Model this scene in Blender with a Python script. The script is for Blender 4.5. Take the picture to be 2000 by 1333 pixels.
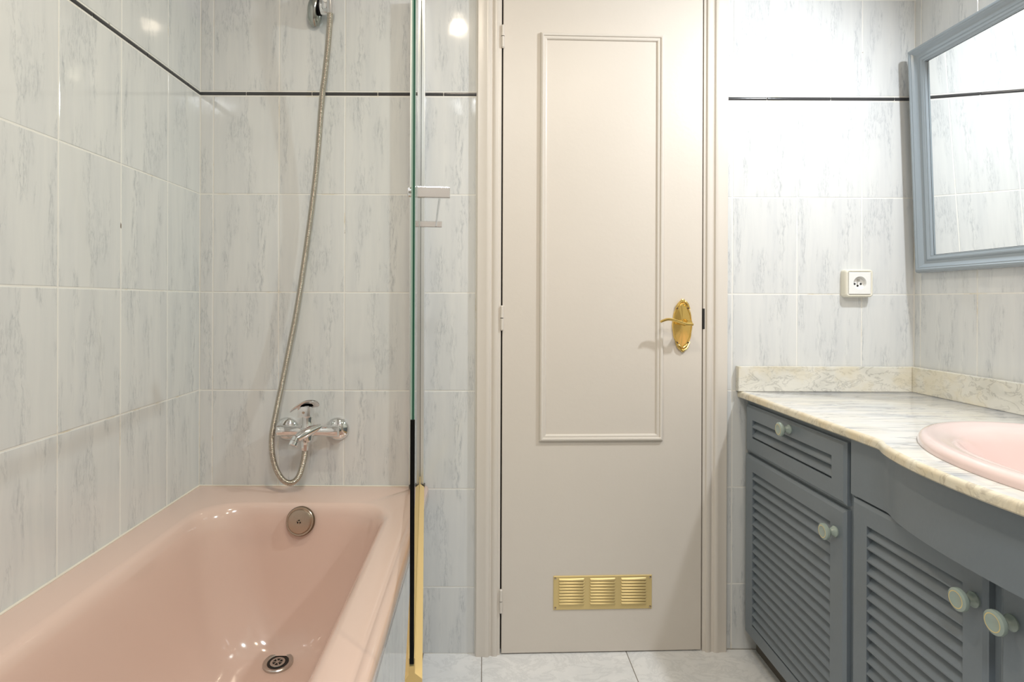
import bpy, bmesh, math, random
from mathutils import Vector, Matrix, noise as mnoise
random.seed(7)
S = bpy.context.scene
for o in list(bpy.data.objects): bpy.data.objects.remove(o, do_unlink=True)
COL = S.collection
PI = math.pi

# ------------------------------------------------------------------ camera
cam = bpy.data.objects.new('camera', bpy.data.cameras.new('camera'))
COL.objects.link(cam)
cam.location = (0, 0, 1.073)
cam.rotation_euler = (math.radians(90), math.radians(-0.2), 0)
cam.data.sensor_width = 36.0
cam.data.lens = 1112 / 2000 * 36
cam.data.shift_x = 55 / 2000
cam.data.shift_y = -77.5 / 2000
cam.data.clip_start = 0.02
S.camera = cam

# ------------------------------------------------------------------ world, exposure
w = bpy.data.worlds.new('world'); S.world = w; w.use_nodes = True
w.node_tree.nodes['Background'].inputs[0].default_value = (0.8, 0.85, 0.9, 1)
w.node_tree.nodes['Background'].inputs[1].default_value = 0.3
S.view_settings.view_transform = 'Standard'
S.view_settings.look = 'None'
S.view_settings.gamma = 1
S.view_settings.use_curve_mapping = False
S.view_settings.exposure = 0.30
LAMP_POS = (1.215, 1.04, 2.08)
LAMP_AIM = (-0.85, 0.62, -0.95)
LAMP_W, SPOT_W, FILL_W = 41.0, 7.2, 12.0
LAMP_C, SPOT_C, FILL_C = (0.90, 0.95, 1.0), (1.0, 0.85, 0.66), (0.93, 0.97, 1.0)

# ------------------------------------------------------------------ helpers
class MB:
    def __init__(s): s.v = []; s.f = []; s.m = []
    def add(s, vs, fs, mi=0):
        b = len(s.v); s.v += [tuple(v) for v in vs]
        for f in fs: s.f.append(tuple(i + b for i in f)); s.m.append(mi)
        return s
    def box(s, x0, x1, y0, y1, z0, z1, mi=0, M=None):
        vs = [(x, y, z) for x in (x0, x1) for y in (y0, y1) for z in (z0, z1)]
        if M: vs = [M @ Vector(v) for v in vs]
        return s.add(vs, [(0,1,3,2),(4,6,7,5),(0,4,5,1),(2,3,7,6),(0,2,6,4),(1,5,7,3)], mi)
    def lathe(s, prof, M, seg=32, mis=None, cap0=True, cap1=True, mi=0):
        vs = []; fs = []
        for r, h in prof:
            for k in range(seg):
                a = 2 * PI * k / seg
                vs.append(M @ Vector((r * math.cos(a), r * math.sin(a), h)))
        b = len(s.v); s.v += [tuple(v) for v in vs]
        for j in range(len(prof) - 1):
            for k in range(seg):
                k2 = (k + 1) % seg
                s.f.append((b + j*seg + k, b + j*seg + k2, b + (j+1)*seg + k2, b + (j+1)*seg + k))
                s.m.append(mis[j] if mis else mi)
        if cap0: s.f.append(tuple(b + k for k in reversed(range(seg)))); s.m.append(mis[0] if mis else mi)
        if cap1: s.f.append(tuple(b + (len(prof)-1)*seg + k for k in range(seg))); s.m.append(mis[-1] if mis else mi)
        return s
    def tube(s, pts, rad, seg=12, mi=0, flat=None, cap=True):
        pts = [Vector(p) for p in pts]; n = len(pts)
        rs = rad if isinstance(rad, (list, tuple)) else [rad] * n
        up = None; rings = []
        for i in range(n):
            t = (pts[min(i+1, n-1)] - pts[max(i-1, 0)]).normalized()
            if up is None:
                a = Vector((0, 0, 1)) if abs(t.z) < .9 else Vector((1, 0, 0))
                up = (a - t * a.dot(t)).normalized()
            else: up = (up - t * up.dot(t)).normalized()
            sd = t.cross(up)
            fl = flat if flat else (1, 1)
            rings.append([pts[i] + (up * math.cos(2*PI*k/seg) * fl[0] + sd * math.sin(2*PI*k/seg) * fl[1]) * rs[i] for k in range(seg)])
        b = len(s.v)
        for r in rings: s.v += [tuple(v) for v in r]
        for j in range(n - 1):
            for k in range(seg):
                k2 = (k+1) % seg
                s.f.append((b+j*seg+k, b+(j+1)*seg+k, b+(j+1)*seg+k2, b+j*seg+k2)); s.m.append(mi)
        if cap:
            s.f.append(tuple(b+k for k in range(seg))); s.m.append(mi)
            s.f.append(tuple(b+(n-1)*seg+k for k in reversed(range(seg)))); s.m.append(mi)
        return s
    def frame(s, x0, x1, z0, z1, prof, mi=0, M=None, fill=False):
        """mitred rectangular moulding; prof = (inset, height); outward is -y"""
        b = len(s.v)
        for i, h in prof:
            for p in ((x0+i, -h, z0+i), (x1-i, -h, z0+i), (x1-i, -h, z1-i), (x0+i, -h, z1-i)):
                s.v.append(tuple(M @ Vector(p)) if M else p)
        for j in range(len(prof) - 1):
            for k in range(4):
                k2 = (k+1) % 4
                s.f.append((b+j*4+k, b+j*4+k2, b+(j+1)*4+k2, b+(j+1)*4+k)); s.m.append(mi)
        if fill:
            j = len(prof) - 1
            s.f.append((b+j*4, b+j*4+1, b+j*4+2, b+j*4+3)); s.m.append(mi)
        return s
    def prism(s, poly, z0, z1, mi=0, side=None, M=None):
        n = len(poly)
        vs = [(x, y, z0) for x, y in poly] + [(x, y, z1) for x, y in poly]
        if M: vs = [M @ Vector(v) for v in vs]
        b = len(s.v); s.v += [tuple(v) for v in vs]
        s.f.append(tuple(b+i for i in reversed(range(n)))); s.m.append(mi)
        s.f.append(tuple(b+n+i for i in range(n))); s.m.append(mi)
        for i in range(n):
            j = (i+1) % n
            s.f.append((b+i, b+j, b+n+j, b+n+i)); s.m.append(mi if side is None else side)
        return s
    def mesh(s, name, mats, smooth=False, bevel=0):
        me = bpy.data.meshes.new(name)
        me.from_pydata(s.v, [], s.f)
        for m in (mats if isinstance(mats, (list, tuple)) else [mats]): me.materials.append(m)
        me.polygons.foreach_set('material_index', s.m)
        bm = bmesh.new(); bm.from_mesh(me)
        bmesh.ops.recalc_face_normals(bm, faces=bm.faces)
        if bevel:
            es = [e for e in bm.edges if len(e.link_faces) == 2 and e.calc_face_angle(0) > math.radians(30)]
            bmesh.ops.bevel(bm, geom=es, offset=bevel, segments=2, profile=0.6, affect='EDGES', clamp_overlap=True)
        bm.to_mesh(me); bm.free()
        if smooth:
            me.polygons.foreach_set('use_smooth', [True] * len(me.polygons))
            if smooth != 'all':
                me.set_sharp_from_angle(angle=math.radians(35 if smooth is True else smooth))
        me.update()
        return me
    def build(s, name, mats, parent=None, M=None, smooth=False, bevel=0):
        return link(name, s.mesh(name, mats, smooth, bevel), parent, M)

def link(name, me, parent=None, M=None):
    o = bpy.data.objects.new(name, me); COL.objects.link(o)
    if parent is not None: o.parent = parent
    if M is not None: o.matrix_local = M
    return o
def tag(o, label=None, cat=None, group=None, kind=None):
    if label: o['label'] = label
    if cat: o['category'] = cat
    if group: o['group'] = group
    if kind: o['kind'] = kind
    return o
def thing(name, label, cat, M=None, group=None):
    return tag(link(name, None, None, M), label, cat, group)
def T(*p): return Matrix.Translation(Vector(p))
def basis(o, x, y, z):
    x, y, z = Vector(x), Vector(y), Vector(z)
    return Matrix(((x[0], y[0], z[0], o[0]), (x[1], y[1], z[1], o[1]), (x[2], y[2], z[2], o[2]), (0, 0, 0, 1)))
def axis_m(o, d):
    """matrix whose local z is direction d"""
    d = Vector(d).normalized()
    q = Vector((0, 0, 1)).rotation_difference(d)
    return Matrix.Translation(Vector(o)) @ q.to_matrix().to_4x4()
F = 1112.0; RHO = 0.0035; CH = 1.073
def W(px, py, d):
    """a point of the photograph (2000 x 1333) at known depth d, in metres"""
    dx, dy = px - 945, 589 - py
    return Vector(((dx - RHO*dy)/F*d, d, CH + (dy + RHO*dx)/F*d))
def smoothpath(pts, n):
    pts = [Vector(p) for p in pts]; out = []
    P = [pts[0]*2 - pts[1]] + pts + [pts[-1]*2 - pts[-2]]
    for i in range(1, len(P) - 2):
        for k in range(n):
            t = k / n; a, b, c, d = P[i-1], P[i], P[i+1], P[i+2]
            out.append(0.5*((2*b) + (c-a)*t + (2*a-5*b+4*c-d)*t*t + (3*b-a-3*c+d)*t**3))
    out.append(pts[-1]); return out
def resample(pts, step):
    out = [pts[0]]; acc = 0
    for a, b in zip(pts, pts[1:]):
        L = (b-a).length; 
        if L < 1e-9: continue
        t = step - acc
        while t <= L:
            out.append(a.lerp(b, t/L)); t += step
        acc = L - (t - step)
    return out

# ------------------------------------------------------------------ materials
def newmat(name):
    m = bpy.data.materials.new(name); m.use_nodes = True
    nt = m.node_tree; b = nt.nodes['Principled BSDF']
    return m, nt, b
def N(nt, typ, **kw):
    n = nt.nodes.new(typ)
    for k, v in kw.items():
        if k in ('inputs',):
            for kk, vv in v.items(): n.inputs[kk].default_value = vv
        else: setattr(n, k, v)
    return n
def simple(name, col, rough=0.5, metal=0, coat=0, bump=0, bscale=60, spec=0.5, vary=0):
    m, nt, b = newmat(name)
    b.inputs['Base Color'].default_value = (*col, 1); b.inputs['Roughness'].default_value = rough
    b.inputs['Metallic'].default_value = metal; b.inputs['Coat Weight'].default_value = coat
    b.inputs['Coat Roughness'].default_value = 0.08; b.inputs['Specular IOR Level'].default_value = spec
    if bump or vary:
        tc = N(nt, 'ShaderNodeTexCoord')
        n = N(nt, 'ShaderNodeTexNoise', inputs={'Scale': bscale, 'Detail': 4})
        nt.links.new(tc.outputs['Object'], n.inputs['Vector'])
        if bump:
            bp = N(nt, 'ShaderNodeBump', inputs={'Strength': bump, 'Distance': 0.002})
            nt.links.new(n.outputs['Fac'], bp.inputs['Height']); nt.links.new(bp.outputs['Normal'], b.inputs['Normal'])
        if vary:
            n2 = N(nt, 'ShaderNodeTexNoise', inputs={'Scale': 9, 'Detail': 5})
            nt.links.new(tc.outputs['Object'], n2.inputs['Vector'])
            mx = N(nt, 'ShaderNodeMix', data_type='RGBA')
            mx.inputs[6].default_value = (*[c*(1-vary) for c in col], 1); mx.inputs[7].default_value = (*[min(1, c*(1+vary)) for c in col], 1)
            nt.links.new(n2.outputs['Fac'], mx.inputs[0]); nt.links.new(mx.outputs[2], b.inputs['Base Color'])
    return m
def math_n(nt, op, a, b=None, clamp=False):
    n = N(nt, 'ShaderNodeMath', operation=op); n.use_clamp = clamp
    for i, v in enumerate((a, b)):
        if v is None: continue
        if isinstance(v, (int, float)): n.inputs[i].default_value = v
        else: nt.links.new(v, n.inputs[i])
    return n.outputs[0]
def ramp(nt, src, a, b, lo=0.0, hi=1.0):
    n = N(nt, 'ShaderNodeMapRange', interpolation_type='SMOOTHSTEP')
    n.inputs['From Min'].default_value = a; n.inputs['From Max'].default_value = b
    n.inputs['To Min'].default_value = lo; n.inputs['To Max'].default_value = hi
    nt.links.new(src, n.inputs['Value']); return n.outputs[0]
def mapped(nt, src, scale, rot=(0, 0, 0), loc=(0, 0, 0)):
    n = N(nt, 'ShaderNodeMapping'); n.inputs['Scale'].default_value = scale
    n.inputs['Rotation'].default_value = rot; n.inputs['Location'].default_value = loc
    nt.links.new(src, n.inputs['Vector']); return n.outputs[0]
def tex(nt, vec, scale=1, detail=4, rough=0.55, dist=0):
    n = N(nt, 'ShaderNodeTexNoise', inputs={'Scale': scale, 'Detail': detail, 'Roughness': rough, 'Distortion': dist})
    nt.links.new(vec, n.inputs['Vector']); return n.outputs['Fac'], n.outputs['Color']
def mixc(nt, fac, a, b):
    n = N(nt, 'ShaderNodeMix', data_type='RGBA')
    for i, v in ((6, a), (7, b)):
        if isinstance(v, tuple): n.inputs[i].default_value = (*v, 1)
        else: nt.links.new(v, n.inputs[i])
    if isinstance(fac, float): n.inputs[0].default_value = fac
    else: nt.links.new(fac, n.inputs[0])
    return n.outputs[2]

def wall_tile_material():
    m, nt, b = newmat('glazed_marbled_tile')
    tc = N(nt, 'ShaderNodeTexCoord'); oi = N(nt, 'ShaderNodeObjectInfo')
    # six printed patterns, picked per tile
    q = math_n(nt, 'MULTIPLY', math_n(nt, 'FLOOR', math_n(nt, 'MULTIPLY', oi.outputs['Random'], 6.0)), 3.17)
    off = N(nt, 'ShaderNodeCombineXYZ'); nt.links.new(q, off.inputs[1]); 
    va = N(nt, 'ShaderNodeVectorMath', operation='ADD')
    nt.links.new(tc.outputs['Object'], va.inputs[0]); nt.links.new(off.outputs[0], va.inputs[1])
    v = va.outputs[0]
    wf, wc = tex(nt, mapped(nt, v, (9, 1, 7)), detail=3)
    ws = N(nt, 'ShaderNodeVectorMath', operation='SCALE'); ws.inputs['Scale'].default_value = 0.030
    nt.links.new(wc, ws.inputs[0])
    wv = N(nt, 'ShaderNodeVectorMath', operation='ADD'); nt.links.new(v, wv.inputs[0]); nt.links.new(ws.outputs[0], wv.inputs[1])
    clus, _ = tex(nt, mapped(nt, v, (30, 1, 5.5)), detail=2, rough=0.5)
    cm = ramp(nt, clus, 0.48, 0.64)
    n1, _ = tex(nt, mapped(nt, wv.outputs[0], (95, 1, 13)), detail=6, rough=0.6)
    ridge = math_n(nt, 'ABSOLUTE', math_n(nt, 'SUBTRACT', n1, 0.5))
    vein = ramp(nt, ridge, 0.0, 0.038, 1.0, 0.0)
    n2, _ = tex(nt, mapped(nt, wv.outputs[0], (120, 1, 20)), detail=7, rough=0.68)
    smear = ramp(nt, n2, 0.46, 0.68)
    amt = math_n(nt, 'MULTIPLY', cm, math_n(nt, 'ADD', math_n(nt, 'MULTIPLY', vein, 0.55), math_n(nt, 'MULTIPLY', smear, 0.55)), clamp=True)
    n3, _ = tex(nt, mapped(nt, wv.outputs[0], (34, 1, 2.2)), detail=3)
    cloud = ramp(nt, n3, 0.3, 0.75)
    base = mixc(nt, cloud, (0.715, 0.725, 0.715), (0.655, 0.67, 0.672))
    col = mixc(nt, math_n(nt, 'MULTIPLY', amt, 0.60), base, (0.33, 0.36, 0.39))
    nt.links.new(col, b.inputs['Base Color'])
    b.inputs['Roughness'].default_value = 0.07; b.inputs['Specular IOR Level'].default_value = 0.55
    wn, _ = tex(nt, tc.outputs['Object'], scale=14, detail=2)
    bp = N(nt, 'ShaderNodeBump', inputs={'Strength': 0.10, 'Distance': 0.004})
    nt.links.new(wn, bp.inputs['Height']); nt.links.new(bp.outputs['Normal'], b.inputs['Normal'])
    return m
def grout_material():
    m, nt, b = newmat('wall_grout')
    tc = N(nt, 'ShaderNodeTexCoord')
    a, _ = tex(nt, tc.outputs['Object'], scale=7, detail=5, rough=0.7)
    col = mixc(nt, ramp(nt, a, 0.55, 0.72), (0.80, 0.79, 0.75), (0.68, 0.62, 0.50))
    s, _ = tex(nt, tc.outputs['Object'], scale=30, detail=4)
    col = mixc(nt, ramp(nt, s, 0.70, 0.76), col, (0.16, 0.11, 0.07))
    nt.links.new(col, b.inputs['Base Color']); b.inputs['Roughness'].default_value = 0.75
    return m
def floor_material():
    m, nt, b = newmat('floor_marble_tile')
    tc = N(nt, 'ShaderNodeTexCoord'); oi = N(nt, 'ShaderNodeObjectInfo')
    off = N(nt, 'ShaderNodeCombineXYZ'); nt.links.new(math_n(nt, 'MULTIPLY', oi.outputs['Random'], 20.0), off.inputs[2])
    va = N(nt, 'ShaderNodeVectorMath', operation='ADD'); nt.links.new(tc.outputs['Object'], va.inputs[0]); nt.links.new(off.outputs[0], va.inputs[1])
    n, _ = tex(nt, mapped(nt, va.outputs[0], (9, 1, 13), (0, 0.6, 0)), detail=10, rough=0.72, dist=0.6)
    v = ramp(nt, math_n(nt, 'ABSOLUTE', math_n(nt, 'SUBTRACT', n, 0.5)), 0, 0.05, 1, 0)
    c, _ = tex(nt, va.outputs[0], scale=9, detail=6)
    col = mixc(nt, ramp(nt, c, 0.35, 0.7), (0.84, 0.84, 0.83), (0.76, 0.77, 0.77))
    col = mixc(nt, math_n(nt, 'MULTIPLY', v, 0.30), col, (0.50, 0.51, 0.51))
    nt.links.new(col, b.inputs['Base Color']); b.inputs['Roughness'].default_value = 0.22
    return m
def marble(name, base, base2, vein, mp, rot, vamt=0.6, stain=None, samt=0.6, rough=0.12, patchy=0.0):
    m, nt, b = newmat(name)
    tc = N(nt, 'ShaderNodeTexCoord')
    vec = mapped(nt, tc.outputs['Object'], mp, rot)
    n, _ = tex(nt, vec, detail=8, rough=0.62, dist=0.9)
    v = ramp(nt, math_n(nt, 'ABSOLUTE', math_n(nt, 'SUBTRACT', n, 0.5)), 0, 0.035, 1, 0)
    k, _ = tex(nt, mapped(nt, tc.outputs['Object'], tuple(x*0.6 for x in mp), rot, (5, 2, 1)), detail=4, dist=0.5)
    kk = ramp(nt, k, 0.42, 0.68)
    col = mixc(nt, kk, base, base2)
    col = mixc(nt, math_n(nt, 'MULTIPLY', math_n(nt, 'MULTIPLY', v, ramp(nt, k, 0.3, 0.6, 0.35, 1.0)), vamt), col, vein)
    if stain:
        s, _ = tex(nt, tc.outputs['Object'], scale=9, detail=5, rough=0.6)
        col = mixc(nt, math_n(nt, 'MULTIPLY', ramp(nt, s, 0.42, 0.62), samt), col, stain)
    nt.links.new(col, b.inputs['Base Color']); b.inputs['Roughness'].default_value = rough
    return m
def glass_material():
    m, nt, b = newmat('clear_green_glass'); nt.nodes.remove(b)
    out = nt.nodes['Material Output']
    tr = N(nt, 'ShaderNodeBsdfTransparent'); tr.inputs[0].default_value = (0.93, 0.965, 0.94, 1)
    gl = N(nt, 'ShaderNodeBsdfGlossy'); gl.inputs['Roughness'].default_value = 0.0
    fr = N(nt, 'ShaderNodeFresnel'); fr.inputs[0].default_value = 1.5
    ge = N(nt, 'ShaderNodeNewGeometry')
    fac = math_n(nt, 'MULTIPLY', fr.outputs[0], math_n(nt, 'SUBTRACT', 1.0, ge.outputs['Backfacing']))
    mx = N(nt, 'ShaderNodeMixShader')
    nt.links.new(fac, mx.inputs[0]); nt.links.new(tr.outputs[0], mx.inputs[1]); nt.links.new(gl.outputs[0], mx.inputs[2])
    nt.links.new(mx.outputs[0], out.inputs[0])
    return m
def emit(name, col, strength):
    m, nt, b = newmat(name); nt.nodes.remove(b)
    e = N(nt, 'ShaderNodeEmission'); e.inputs[0].default_value = (*col, 1); e.inputs[1].default_value = strength
    nt.links.new(e.outputs[0], nt.nodes['Material Output'].inputs[0]); return m

M_TILE = wall_tile_material(); M_GROUT = grout_material()
M_STRIP = simple('dark_grey_border', (0.055, 0.055, 0.058), 0.16)
M_FLOOR = floor_material(); M_FGROUT = simple('floor_grout', (0.22, 0.19, 0.16), 0.9, bump=0.5)
M_WHITE = simple('white_paint', (0.82, 0.82, 0.80), 0.7)
M_DOOR = simple('cream_satin_paint', (0.70, 0.645, 0.575), 0.33, bump=0.12, bscale=90, vary=0.015)
M_FRAME = simple('cream_frame_paint', (0.70, 0.65, 0.585), 0.3, bump=0.1, bscale=70)
M_BRASS = simple('polished_brass', (0.86, 0.62, 0.20), 0.16, 1.0)
M_BRASSV = simple('satin_brass_plate', (0.74, 0.58, 0.27), 0.42, 0.55)
M_DARK = simple('dark_void', (0.012, 0.011, 0.010), 0.6)
M_PINK = simple('pink_enamel', (0.70, 0.52, 0.445), 0.12, coat=0.6, bump=0.06, bscale=6)
M_PINKS = simple('pale_pink_ceramic', (0.86, 0.68, 0.65), 0.10, coat=0.6)
M_CHROME = simple('chrome', (0.80, 0.80, 0.80), 0.07, 1.0)
M_HOSE = simple('worn_steel_hose', (0.54, 0.50, 0.43), 0.22, 1.0)
M_NICKEL = simple('tarnished_nickel', (0.50, 0.41, 0.33), 0.28, 1.0, bump=0.3, bscale=150)
M_STEEL = simple('brushed_steel', (0.55, 0.53, 0.50), 0.3, 1.0)
M_ALU = simple('bright_aluminium', (0.80, 0.81, 0.80), 0.30, 0.7)
M_GREY = simple('blue_grey_paint', (0.190, 0.222, 0.252), 0.34, bump=0.12, bscale=110, vary=0.03)
M_MFRAME = simple('blue_grey_gloss_paint', (0.30, 0.35, 0.39), 0.18, bump=0.08, bscale=90, vary=0.03)
M_PORC = simple('sage_porcelain', (0.33, 0.40, 0.36), 0.18, coat=0.4)
M_GOLD = simple('gold_ring_paint', (0.80, 0.62, 0.25), 0.3, 0.2)
M_PLAST = simple('ivory_plastic', (0.80, 0.77, 0.66), 0.3)
M_PLASTW = simple('white_plastic', (0.84, 0.84, 0.82), 0.3)
M_SEAL = simple('yellowed_plastic_seal', (0.74, 0.54, 0.22), 0.4)
M_SIL = simple('aged_silicone', (0.78, 0.73, 0.64), 0.5, vary=0.1)
M_BLACK = simple('black_rubber_and_reflection', (0.003, 0.003, 0.003), 0.5, spec=0.15)  # also colours the painted reflection on the glass edge
M_EDGE = simple('dark_green_glass_edge', (0.010, 0.085, 0.05), 0.08)
M_EDGEL = simple('pale_green_glass_edge', (0.30, 0.44, 0.36), 0.1)
M_GLASS = glass_material()
M_MIRROR = simple('silvered_mirror', (0.90, 0.92, 0.92), 0.0, 1.0)
M_SLAB = marble('white_marble', (0.78, 0.77, 0.74), (0.62, 0.64, 0.66), (0.26, 0.28, 0.32), (4.0, 30, 8), (0, 0, 0.22), 0.75, (0.76, 0.70, 0.56), 0.28)
M_SLABE = marble('yellowed_marble_edge', (0.80, 0.74, 0.60), (0.70, 0.64, 0.50), (0.30, 0.25, 0.20), (10, 22, 14), (0, 0.3, 0.22), 0.5, (0.72, 0.58, 0.36), 0.5)
M_SPLASH = marble('veined_marble_upstand', (0.75, 0.73, 0.66), (0.66, 0.645, 0.58), (0.20, 0.19, 0.17), (16, 16, 30), (0.4, 0.9, 0.2), 0.42, (0.70, 0.62, 0.44), 0.5)
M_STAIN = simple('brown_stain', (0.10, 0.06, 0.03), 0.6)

# ------------------------------------------------------------------ setting
XL, YB, YR, XR, ZC, YF = -0.8645, 1.732, 1.760, 1.330, 2.40, -0.90
TT = 0.007            # tile thickness
JZ = [-0.0955, 0.203, 0.5015, 0.800, 1.0985, 1.397, 1.6955]
ROWS = [(max(a, 0), b) for a, b in zip(JZ, JZ[1:])] + [(1.7105, 2.009), (2.009, 2.3075), (2.3075, ZC)]
STRIP = (1.6970, 1.7090)
_tc = {}
def tile_mesh(wd, h, mat, t=TT, bev=0.0012, name='tile'):
    k = (round(wd, 4), round(h, 4), mat.name, t)
    if k not in _tc:
        b = MB(); a, c = wd/2, h/2
        b.frame(-a, a, -c, c, [(0, 0), (0, t-bev), (bev*0.35, t-bev*0.35), (bev, t)], fill=True)
        _tc[k] = b.mesh(name, mat)
    return _tc[k]
def tiles(wall, Mw, ucuts, rows, strip_cuts=None, gap=0.0032, mat=None, tilt=0.0012):
    mat = mat or M_TILE
    for u0, u1 in zip(ucuts, ucuts[1:]):
        for z0, z1 in rows:
            if u1-u0 < 0.006 or z1-z0 < 0.006: continue
            me = tile_mesh(u1-u0-gap, z1-z0-gap, mat)
            o = link('tile', me, wall, Mw @ T((u0+u1)/2, 0, (z0+z1)/2) @ Matrix.Rotation(random.uniform(-tilt, tilt), 4, 'Z') @ Matrix.Rotation(random.uniform(-tilt, tilt), 4, 'X') @ Matrix.Rotation(random.choice((0, 0, PI)), 4, 'Y'))
    if strip_cuts:
        for u0, u1 in zip(strip_cuts, strip_cuts[1:]):
            if u1-u0 < 0.004: continue
            me = strip_mesh(u1-u0-0.0025)
            link('border_tile', me, wall, Mw @ T((u0+u1)/2, 0, (STRIP[0]+STRIP[1])/2))
_sc = {}
def strip_mesh(L):
    k = round(L, 4)
    if k not in _sc:
        h = (STRIP[1]-STRIP[0])/2 - 0.0006
        prof = [(-h, 0), (-h, 0.006), (-h*0.6, 0.0088), (0, 0.0098), (h*0.6, 0.0088), (h, 0.006), (h, 0)]
        b = MB(); n = len(prof)
        vs = [(-L/2, -d, z) for z, d in prof] + [(L/2, -d, z) for z, d in prof]
        fs = [(i, i+1, n+i+1, n+i) for i in range(n-1)] + [tuple(range(n)), tuple(range(n, 2*n))]
        b.add(vs, fs); _sc[k] = b.mesh('border_tile', M_STRIP, smooth=50)
    return _sc[k]
def cuts(a, b, first, step):
    """a, then every joint of the series first + k*step between, then b"""
    out = [a]; k = math.ceil((a - first)/step - 1e-6)
    x = first + k*step
    while x < b - 1e-4:
        if x > a + 1e-4: out.append(x)
        x += step
    return out + [b]

ML = basis((XL-TT, 0, 0), (0, 1, 0), (-1, 0, 0), (0, 0, 1))     # u = depth
MBk = basis((0, YB+TT, 0), (1, 0, 0), (0, 1, 0), (0, 0, 1))      # u = X
MBr = basis((0, YR+TT, 0), (1, 0, 0), (0, 1, 0), (0, 0, 1))
MR = basis((XR+TT, 0, 0), (0, -1, 0), (1, 0, 0), (0, 0, 1))      # u = -depth
G = TT - 0.0007     # grout sits 1.2 mm behind the tile faces
def wallslab(name, M, u0, u1, z0=0, z1=ZC, mat=M_GROUT, th=0.1):
    return MB().box(u0, u1, -G, th, z0, z1).build(name, mat, None, M)
tag(wallslab('wall_left', ML, YF-0.1, YB+0.1), kind='structure')
wl = bpy.data.objects['wall_left']
tiles(wl, Matrix(), cuts(YF, YB, 1.556-2.4, 0.2), ROWS, cuts(YF, YB, 1.655-2.6, 0.2))

# back wall: left leg flush with the bath end, slanting door bay, right leg
TH = math.atan2(YR-YB, 0.772)
P0X = -0.0235
MD = basis((P0X, YB, 0), (math.cos(TH), math.sin(TH), 0), (-math.sin(TH), math.cos(TH), 0), (0, 0, 1))
DW = 0.7725          # width of the door bay with its frame
bw = MB()
bw.box(XL-0.1, P0X+0.02, YB+TT-G, YB+0.11, 0, ZC)
x_r = P0X + DW*math.cos(TH)
bw.box(x_r-0.02, XR+0.1, YR+TT-G, YR+0.11, 0, ZC)
bw.box(0.02, DW-0.02, 0.008, 0.10, 2.06, ZC, M=MD)
wb = tag(bw.build('wall_back', M_GROUT), kind='structure')
tiles(wb, MBk, cuts(XL, P0X, -0.8245, 0.2), ROWS, cuts(XL, P0X, -0.7245, 0.2))
tiles(wb, MBr, cuts(x_r, XR, 0.768, 0.2), ROWS, cuts(x_r, XR, 0.676, 0.197))
wr = tag(wallslab('wall_right', MR, -YR-0.1, -YF+0.1), kind='structure')
tiles(wr, Matrix(), cuts(-YR, -YF, -YR+0.025, 0.2), ROWS, cuts(-YR, -YF, -YR+0.125, 0.2))
wf = tag(MB().box(XL-0.1, XR+0.1, YF-0.1, YF, 0, ZC).build('wall_front', simple('taupe_wall_paint', (0.46, 0.42, 0.38), 0.7)), kind='structure')
tag(MB().box(XL-0.1, XR+0.1, YF-0.1, YR+0.12, ZC, ZC+0.1).build('ceiling', M_WHITE), kind='structure')
fl = tag(MB().box(XL-0.1, XR+0.1, YF-0.1, YR+0.12, -0.1, -0.0012).build('floor', M_FGROUT), kind='structure')
fx = [-0.181, -0.003, 0.440, 0.883, XR]
fy = [YR, YR-0.005-0.443, YR-0.005-0.886, YR-0.005-1.329, YR-0.005-1.772, YR-0.005-2.215, YF]
for a, b_ in zip(fx, fx[1:]):
    for c, d in zip(fy[1:], fy):
        if d-c < 0.02: continue
        g = 0.0022
        q = MB(); q.frame(-(b_-a-g)/2, (b_-a-g)/2, -(d-c-g)/2, (d-c-g)/2, [(0, -0.006), (0, -0.0008), (0.0008, 0)], fill=True)
        link('floor_tile', q.mesh('floor_tile', M_FLOOR), fl, T((a+b_)/2, (c+d)/2, 0) @ Matrix.Rotation(-PI/2, 4, 'X'))

# ------------------------------------------------------------------ bathtub
def rrect(x0, x1, y0, y1, r, z, nc=10, ns=14, ny=36):
    pts = []
    def arc(cx, cy, a0):
        for k in range(nc+1):
            a = a0 + PI/2*k/nc; pts.append((cx + r*math.cos(a), cy + r*math.sin(a), z))
    def seg(p, q, n):
        for k in range(1, n): pts.append((p[0]+(q[0]-p[0])*k/n, p[1]+(q[1]-p[1])*k/n, z))
    arc(x1-r, y1-r, 0);      seg((x1-r, y1), (x0+r, y1), ns)
    arc(x0+r, y1-r, PI/2);   seg((x0, y1-r), (x0, y0+r), ny)
    arc(x0+r, y0+r, PI);     seg((x0+r, y0), (x1-r, y0), ns)
    arc(x1-r, y0+r, 3*PI/2); seg((x1, y0+r), (x1, y1-r), ny)
    return pts
RZ = 0.509
rings = []
for x1, z, fr in ((-0.183, 0.474, 0.115), (-0.170, 0.474, 0.103), (-0.166, 0.479, 0.10), (-0.166, 0.500, 0.10), (-0.168, 0.5065, 0.102),
                  (-0.172, 0.5105, 0.106), (-0.185, 0.5115, 0.118), (-0.1895, 0.5085, 0.122), (-0.193, 0.5075, 0.125), (-0.198, 0.509, 0.13)):
    rings.append(rrect(XL+0.0005, x1, fr, YB-0.0005, 0.0008, z))
ox0, ox1, oy0, oy1 = -0.776, -0.242, 0.235, 1.590
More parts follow.
